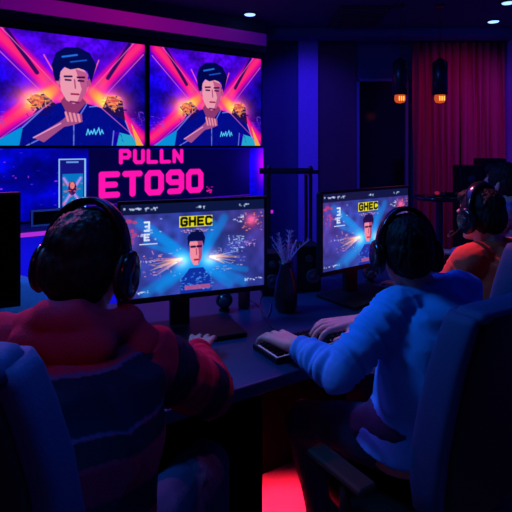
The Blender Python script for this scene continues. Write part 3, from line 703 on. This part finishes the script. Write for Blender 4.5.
def hand(bm, wr, f, up, side, curl=0.5, sc_=1.0, spread=1.0):
    """wr: wrist, f: towards the fingers, up: back of the hand, side: +1 when the thumb is on the hand's right as seen from above"""
    f = f.normalized(); s = f.cross(up).normalized() * side; up = s.cross(f).normalized() * side
    if up.z < 0: up = -up
    k = sc_
    P = lambda a, b_, c_: wr + f * a * k + s * b_ * k + up * c_ * k
    cap(bm, P(-.03, 0, 0), .024 * k, P(.012, 0, 0), .022 * k)
    for b_ in (-.026, -.009, .009, .026):
        cap(bm, P(.008, b_ * .65, .001), .0155 * k, P(.082 - abs(b_) * .25, b_ * 1.05, .006), .0105 * k)
    for b_, ln in ((.029, .072), (.010, .081), (-.010, .076), (-.029, .060)):
        a = .082 - abs(b_) * .25; p = P(a, b_ * 1.05, .006); an = .18 - .25 * curl; dirn = None
        for j, (sl, r0, r1) in enumerate(((.46, .0098, .0088), (.30, .0088, .0080), (.24, .0080, .0070))):
            dirn = (f * math.cos(an) + up * math.sin(an) + s * (b_ * 4.5 * spread)).normalized()
            q_ = p + dirn * ln * sl * k; cap(bm, p, r0 * k, q_, r1 * k, 10); p = q_; an -= .75 * curl
    p = P(.018, .022, -.003); q1 = P(.050, .050, -.008); q2 = P(.078, .058, -.014); q3 = P(.098, .055, -.018)
    cap(bm, p, .015 * k, q1, .0125 * k); cap(bm, q1, .0115 * k, q2, .010 * k, 10); cap(bm, q2, .0098 * k, q3, .0082 * k, 10)
def torso_rings(bm, J, grow=0.0, low=None, flare=0.0):
    R = J['R']; F = J['F']; pe, ms, nb_ = J['pelvis'], J['mid'], J['neck']
    back = J.get('slouch', .05)
    pts = [(pe + V(0, 0, -.06), .155, .11), (pe, .172, .125), (pe.lerp(ms, .28) - F * back * .6, .158, .115), (pe.lerp(ms, .55) - F * back, .170, .122),
           (pe.lerp(ms, .80) - F * back * .9, .178, .125), (ms - F * .02, .160, .105), (ms.lerp(nb_, .55) - F * .005, .105, .080), (nb_, .062, .062)]
    if low: pts = pts[low:]
    rings = []
    for i, (p, hw, hd) in enumerate(pts):
        g = grow + (flare if i == 0 else 0); rr = R if i > 2 else J.get('Rp', R)
        ff = V(-rr.y, rr.x, 0)
        rings.append([p + rr * math.cos(2 * PI * k / 28) * (hw * J['bw'] + g) + ff * math.sin(2 * PI * k / 28) * (hd * J['bw'] + g) for k in range(28)])
    loft(bm, rings)
def wrinkle(segs, amp=.006):
    """folds: rings around the bent joints, drapes elsewhere"""
    def f(me):
        n = len(me.vertices); co_ = np.empty(n * 3); no = np.empty(n * 3); me.vertices.foreach_get('co', co_); me.vertices.foreach_get('normal', no)
        co_ = co_.reshape(-1, 3); no = no.reshape(-1, 3); d = np.zeros(n)
        best = np.full(n, 9.0); along = np.zeros(n); near = np.zeros(n)
        for a, b_ in segs:
            a_ = np.array(a); v = np.array(b_) - a_; L_ = np.linalg.norm(v); t = np.clip((co_ - a_) @ v / L_ ** 2, 0, 1)
            ds = np.linalg.norm(co_ - a_ - t[:, None] * v, axis=1); m = ds < best
            best[m] = ds[m]; along[m] = t[m] * L_
        limb = best < .075
        for i in range(n):
            p = co_[i]
            if limb[i]:
                w_ = noise.noise(Vector((along[i] * 42, p[0] * 9, p[2] * 9))); d[i] = (1 - abs(w_) * 3.0) * .8
            else:
                w_ = noise.noise(Vector((p[0] * 11 + p[2] * 5, p[1] * 11, p[2] * 6))); d[i] = (1 - abs(w_) * 3.0) * .9
        me.vertices.foreach_set('co', (co_ + no * (d * amp)[:, None]).ravel()); me.update()
    return f
def person(label, J, shirt_m, trouser_m, sleeve=1.0, vox=.0045, collar=False, post=None, hood=False, hair=True, hands=True):
    root_loc = V(J['pelvis'].x, J['pelvis'].y, 0)
    root = thing('person', label, 'person', root_loc)
    HB = J['HB']; hc = J['head']
    bm = B(); head_volumes(bm, hc, HB)
    cap(bm, J['neck'] - V(0, 0, .03), .060, hc + HB @ V(0, -.028, -.055), .054)
    torso_rings(bm, J)
    for s in ('L', 'R'):
        sh, el, wr = J['sh' + s], J['el' + s], J['wr' + s]
        cap(bm, J['neck'].lerp(J['mid'], .6), .055, sh, .055); cap(bm, sh, .052, el, .038); cap(bm, el, .039, wr, .026)
        hp_, kn, an = J['hip' + s], J['kn' + s], J['an' + s]
        cap(bm, hp_, .075, kn, .052); cap(bm, kn, .054, an, .036)
        if hands:
            f = J['hd' + s]; hand(bm, wr + f.normalized() * .02, f, V(0, 0, 1), -1 if s == 'R' else 1, J.get('curl', .55), J.get('hs', 1.0))
    body = remesh('body', bm, M['skin'], root, vox, 3, .5)
    for s in (-1, 1):
        e_ = B(); ell(e_, hc + HB @ V(s * .031, .0735, .000), .012, .012, .010, HB); inv_parent(obj('eye', e_, M['eye'], None, True), root)
    if hair:
        hb = B(); hair_volumes(hb, hc, HB, J.get('hl', 1.0)); remesh('hair', hb, M['hair'], root, .0042, 3, .5, strands(.005))
    # top garment
    bm = B(); torso_rings(bm, J, .018, 1 if not hood else 0, .02)
    segs = []
    for s in ('L', 'R'):
        sh, el, wr = J['sh' + s], J['el' + s], J['wr' + s]; g = J.get('loose', .012)
        cap(bm, J['neck'].lerp(J['mid'], .6), .062 + g * .5, sh, .060 + g); cap(bm, sh, .058 + g, el, .046 + g)
        if sleeve > .9:
            cap(bm, el, .047 + g, wr.lerp(el, .10), .033 + g * .8); segs.append((el, wr))
        segs.append((sh, el))
    nb_ = J['neck']
    if collar:
        rg = []
        for dz, r in ((-.02, .074), (.012, .071), (.032, .069), (.033, .063), (.0, .060), (-.02, .056)):
            rg.append([nb_ + (hc - nb_).normalized() * dz + J['R'] * math.cos(2 * PI * k / 24) * r + J['F'] * math.sin(2 * PI * k / 24) * r * 1.05 for k in range(24)])
        loft(bm, rg)
    remesh('shirt' if not hood else 'hoodie', bm, shirt_m, root, .006, 4, .5, post or wrinkle(segs, J.get('wr_amp', .006)))
    if hood:
        hb = B(); R_, F_ = J['R'], J['F']
        for k in range(9):   # the fallen hood: a thick roll round the nape
            a0_ = PI * (1.0 + (k - .5) / 8); a1_ = PI * (1.0 + (k + .5) / 8)
            pa = nb_ + R_ * math.cos(a0_) * .098 + F_ * math.sin(a0_) * .090 + V(0, 0, .046 - .052 * abs(math.cos(a0_)))
            pb = nb_ + R_ * math.cos(a1_) * .098 + F_ * math.sin(a1_) * .090 + V(0, 0, .046 - .052 * abs(math.cos(a1_)))
            cap(hb, pa, .037, pb, .037)
        ell(hb, nb_ - F_ * .088 + V(0, 0, -.012), .115, .045, .052, basis(F_))
        for s in (-1, 1):
            cap(hb, nb_ + R_ * s * .096 + V(0, 0, .0), .033, nb_ + R_ * s * .06 + F_ * .085 + V(0, 0, -.04), .028)
            cap(hb, nb_ + R_ * s * .095 + V(0, 0, -.02), .040, nb_ + R_ * s * .135 + V(0, 0, -.05), .040)
        remesh('hood', hb, M['hoodie'], root, .006, 3, .6, plain)
    bm = B(); pe = J['pelvis']
    for s in ('L', 'R'):
        hp_, kn, an = J['hip' + s], J['kn' + s], J['an' + s]
        cap(bm, hp_ + V(0, 0, .01), .094, kn, .068); cap(bm, kn, .069, an + V(0, 0, .03), .055); segs = [(hp_, kn), (kn, an)]
    ell(bm, pe + V(0, 0, .035), .185, .145, .105, basis(J['F']))
    remesh('trousers', bm, trouser_m, root, .008, 4, .5, wrinkle(segs, .006))
    for s in ('L', 'R'):
        an = J['an' + s]; F_ = J['foot']
        sb = B(); cap(sb, V(an.x, an.y, .045), .040, V(an.x, an.y, .035) + F_ * .13, .033); cap(sb, V(an.x, an.y, .04), .04, V(an.x, an.y, .09), .042)
        def flat(me):
            for v in me.vertices:
                if v.co.z < .004: v.co.z = .004
        remesh('shoe', sb, M['shoe'], root, .006, 3, .5, flat)
    return root

def headset(label, J, mic=None, s=.95):
    hc, HB = J['head'], J['HB']; t = thing('headset', label, 'headset', hc)
    t.matrix_basis = Matrix.Translation(hc) @ HB.to_4x4()
    pts = []
    for k in range(21):
        a = PI * (k / 20); pts.append((math.cos(a) * .106 * s, -.018, -.005 + math.sin(a) * .152 * s))
    rings = []
    for i, p in enumerate(pts):
        a = PI * i / 20; n_ = V(math.cos(a), 0, math.sin(a)); p = V(*p)
        wy = .014 + .010 * math.sin(a)
        rings.append([p + n_ * x + V(0, y, 0) for x, y in ((-.005, -wy), (.003, -wy), (.006, -wy * .5), (.006, wy * .5), (.003, wy), (-.005, wy))])
    obj('headband', loft(B(), rings), M['gloss'], t, True)
    pr = []
    for i in range(5, 16):
        a = PI * i / 20; n_ = V(math.cos(a), 0, math.sin(a)); p = V(*pts[i]) - n_ * .0075
        pr.append([p + n_ * x + V(0, y, 0) for x, y in ((-.002, -.015), (.0025, -.018), (.0025, .018), (-.002, .015))])
    obj('band_padding', loft(B(), pr), M['cushion'], t, True)
    for sd in (-1, 1):
        def cyl(prof, m, nm, par):
            rg = [[V(sd * (x * s), -.012 + ry * math.cos(2 * PI * k / 28), -.018 + ry * 1.22 * math.sin(2 * PI * k / 28)) for k in range(28)] for x, ry in prof]
            return obj(nm, loft(B(), rg), m, par, True)
        cp = cyl([(.103, .030), (.103, .043), (.108, .046), (.116, .043), (.121, .035), (.124, .020), (.124, .004)], M['gloss'], 'ear_cup', t)
        cyl([(.088, .030), (.088, .038), (.093, .043), (.103, .042), (.103, .030)], M['cushion'], 'ear_pad', cp)
        cyl([(.1242, .016), (.1255, .015), (.1255, .002)], M['logo'] if False else M['metal'], 'cup_disc', cp)
    if mic:
        mb = tube(B(), spline([(-.125 * s, .01, -.05), (-.118, .06, -.085), (-.085, .105, -.088), (-.05, .118, -.078)], 6), .0035, 8)
        cap(mb, (-.05, .118, -.078), .008, (-.035, .120, -.076), .008); obj('microphone', mb, M['rubber'], t, True)
    return t

# player 1: striped hoodie, faces his monitor
F1 = V(.06, 1, 0).normalized(); R1 = F1.cross(V(0, 0, 1))
J1 = dict(R=R1, F=F1, Rp=R1, bw=1.05, slouch=.08, head=V(-.372, 1.115, 1.190), HB=basis(F1 + V(.12, 0, 0), -.16, .05), neck=V(-.375, 1.07, 1.075), mid=V(-.375, 1.04, 1.00), pelvis=V(-.385, .985, .56),
          shL=V(-.555, 1.07, 1.015), shR=V(-.230, 1.09, .978), elL=V(-.72, 1.26, .865), elR=V(-.118, 1.275, .824), wrL=V(-.50, 1.50, .825), wrR=V(-.186, 1.545, .812),
          hdL=V(.35, 1, -.1), hdR=V(.05, 1, -.10), hipL=V(-.47, .99, .56), hipR=V(-.30, .99, .56), knL=V(-.53, 1.37, .55), knR=V(-.145, 1.40, .55), anL=V(-.52, 1.40, .10), anR=V(-.13, 1.42, .10),
          foot=F1, loose=.016, hl=1.05, curl=.35, hs=1.05)
MAR = np.array((.31, .008, .045)); NAV = np.array((.006, .006, .028)); EDG = np.array((.09, .035, .13))
def stripes(me):
    wrinkle([(J1['shL'], J1['elL']), (J1['shR'], J1['elR']), (J1['elR'], J1['wrR']), (J1['elL'], J1['wrL'])], .008)(me)
    n = len(me.vertices); co_ = np.empty(n * 3); me.vertices.foreach_get('co', co_); co_ = co_.reshape(-1, 3)
    col = np.ones((n, 4), np.float32)
    for i in range(n):
        p = Vector(co_[i]); z = p.z + .012 * noise.noise(p * 7); rx = (p - J1['neck']).dot(R1)
        c_ = MAR
        # arms: by distance along the sleeve
        best = None
        for s in ('L', 'R'):
            a, e_, w_ = J1['sh' + s], J1['el' + s], J1['wr' + s]
            for q, (u0, u1, off) in enumerate(((a, e_, 0), (e_, w_, .33))):
                v = u1 - u0; t = max(0, min(1, (p - u0).dot(v) / v.length_squared)); dd = (p - u0 - v * t).length
                if best is None or dd < best[0]: best = (dd, off + t * v.length, t)
        if best[0] < .088 and abs(rx) > .165:
            L_ = best[1]
            if .005 < L_ < .085: c_ = NAV
            elif .19 < L_ < .25: c_ = NAV
        else:
            if 1.026 < z < 1.031 or .945 < z < .950: c_ = EDG
            elif .950 <= z <= 1.026: c_ = NAV
            elif .912 < z < .944: c_ = NAV * .6
            elif .79 < z < .855: c_ = NAV
        col[i, :3] = c_
    ca = me.color_attributes.new('cloth', 'FLOAT_COLOR', 'POINT'); ca.data.foreach_set('color', col.ravel())
def plain(me):
    wrinkle([], .006)(me)
    col = np.ones((len(me.vertices), 4), np.float32); col[:, :3] = MAR
    me.color_attributes.new('cloth', 'FLOAT_COLOR', 'POINT').data.foreach_set('color', col.ravel())
person('person in a maroon and navy striped hoodie seated at the left, seen from behind', J1, M['hoodie'], M['jeans'], hood=True, post=stripes)
headset('glossy black headset worn by the person in the striped hoodie', J1)

# player 2: blue shirt
F2 = N.copy(); R2 = D.copy()
J2 = dict(R=R2, F=F2, Rp=R2, bw=1.0, slouch=.03, head=V(.490, 1.65, 1.105), HB=basis(V(-.12, 1, 0), -.12, 0), neck=V(.545, 1.63, .990), mid=V(.570, 1.63, .935), pelvis=V(.495, 1.545, .56),
          shL=V(.432, 1.555, .935), shR=V(.715, 1.735, .945), elL=V(.232, 1.435, .800), elR=V(.66, 1.96, .83), wrL=V(.134, 1.566, .822), wrR=V(.388, 1.795, .822),
          hdL=V(-.50, .80, -.12), hdR=V(-1, -.22, -.10), hipL=V(.425, 1.505, .56), hipR=V(.565, 1.60, .56), knL=V(.172, 1.75, .485), knR=V(.42, 1.93, .50), anL=V(.245, 1.73, .10), anR=V(.46, 1.97, .10),
          foot=F2, loose=.010, wr_amp=.009, curl=.6, hs=1.2, hl=1.0)
person('person in a long-sleeved blue shirt typing on the keyboard, seen from behind', J2, M['shirt'], M['jeans'], collar=True, vox=.004)
headset('glossy black headset worn by the person in the blue shirt', J2, mic=True)

# player 3: orange shirt
J3 = dict(R=R2, F=F2, Rp=R2, bw=1.0, slouch=.03, head=V(.970, 2.17, 1.150), HB=basis(V(-.48, .88, 0), -.10, 0), neck=V(1.000, 2.135, 1.03), mid=V(1.025, 2.13, .975), pelvis=V(.985, 2.165, .56),
          shL=V(.865, 2.035, .975), shR=V(1.17, 2.23, .975), elL=V(.78, 2.13, .80), elR=V(1.12, 2.42, .83), wrL=V(.70, 2.30, .80), wrR=V(.93, 2.42, .80),
          hdL=V(-.4, .9, -.1), hdR=V(-1, .3, -.1), hipL=V(.91, 2.13, .56), hipR=V(1.05, 2.23, .56), knL=V(.76, 2.40, .50), knR=V(.90, 2.50, .50), anL=V(.72, 2.48, .10), anR=V(.86, 2.58, .10), foot=F2, loose=.010)
person('person in an orange-red t-shirt seated beyond the blue-shirted player, face in profile', J3, M['orange'], M['jeans'], collar=False, vox=.005, sleeve=.5)
headset('black headset worn by the person in the orange-red shirt', J3, mic=True)

# player 4: at the right edge
J4 = {k: (v + V(.505, .73, 0) if isinstance(v, Vector) and k not in ('R', 'F', 'Rp', 'hdL', 'hdR', 'foot') else v) for k, v in J3.items()}
J4['head'] = V(1.43, 2.91, 1.235); J4['neck'] = V(1.50, 2.87, 1.13); J4['mid'] = V(1.52, 2.86, 1.05); J4['HB'] = basis(V(-.6, .8, 0), -.05, 0)
for s in ('shL', 'shR'): J4[s] = J4[s] + V(.0, 0, .085)
person('person in a speckled mauve shirt at the right edge, half hidden', J4, M['mauve'], M['jeans'], collar=False, vox=.006, sleeve=1.0)

# ------------------------------------------------------------------ added fill lamps without fixtures, and the red under the desk
def area(name, loc, target, size, color, power, sy=None, spread=None):
    l = bpy.data.lights.new(name, 'AREA'); l.energy = power; l.color = color; l.size = size
    if sy: l.shape = 'RECTANGLE'; l.size_y = sy
    if spread: l.spread = spread
    o = bpy.data.objects.new(name, l); COL.objects.link(o); o.location = loc
    o.rotation_euler = (Vector(target) - Vector(loc)).to_track_quat('-Z', 'Y').to_euler(); return o
def spot(name, loc, target, color, power, ang=50, blend=.5, rad=.05):
    l = bpy.data.lights.new(name, 'SPOT'); l.energy = power; l.color = color; l.spot_size = math.radians(ang); l.spot_blend = blend; l.shadow_soft_size = rad
    o = bpy.data.objects.new(name, l); COL.objects.link(o); o.location = loc
    o.rotation_euler = (Vector(target) - Vector(loc)).to_track_quat('-Z', 'Y').to_euler(); return o
BL = (.02, .07, 1.0)
area('blue_fill', (-.2, 2.9, 2.68), (.1, 2.6, 0), 1.4, BL, 19)  # added overhead fill: blue on the desk and other top surfaces
area('blue_fill_left', (-1.2, 1.7, 2.68), (.3, 1.6, .9), 0.6, (.04, .28, 1.0), 42)  # added fill from the left, brightens the blue shirt
spot('blue_fill_wall', (.3, 4.2, 2.65), (.60, 5.95, 1.6), (.07, .03, 1.0), 72, 60, .8)  # added spot, brightens the pilaster and back wall
spot('curtain_fill', (2.1, 4.3, 2.65), (2.35, 5.9, 1.5), (1.0, .03, .65), 14, 75, .9)  # added spot, brings out the red of the curtains
area('blue_fill_rear', (-.1, .62, 2.68), (-.1, .62, 0), 1.2, (.03, .24, 1.0), 2.0, .4, math.radians(50))  # added fill over the chairs, lights their top edges
area('pink_fill_rear', (-1.0, -.8, 2.4), (-.38, 1.0, .95), .5, (1.0, .03, .22), 0.13, .5, math.radians(30))  # added dim fill behind the camera for the hoodie's back
spot('pink_fill_left', (-1.5, 2.4, 2.4), (-.35, 1.2, 1.0), (1.0, .06, .42), 95, 30, .7)  # added rim spot for the hoodie's shoulders
spot('pink_fill_sleeve', (.45, 2.3, 2.5), (-.12, 1.35, .85), (1.0, .08, .35), 35, 22, .8)  # added spot, pink on the right hoodie sleeve
spot('pink_fill_keys', (-.3, 2.7, 2.5), (.22, 1.75, .8), (1.0, .15, .80), 45, 15, .8)  # added spot, pink on the typing hands
spot('pink_fill_right', (.35, 3.0, 2.5), (1.0, 2.15, 1.0), (1.0, .16, .26), 130, 30, .7)  # added spot, brightens the orange shirt
area('red_underdesk', dk(.38, .37, .64), dk(.38, .37, 0), .40, (1.0, .011, .045), 5.0, .36, math.radians(22))
spot('right_wall_fill', (2.2, 4.0, 2.6), (2.93, 5.6, 1.6), (.12, .08, 1.0), 40, 60, .8)  # added spot, lifts the dark side wall
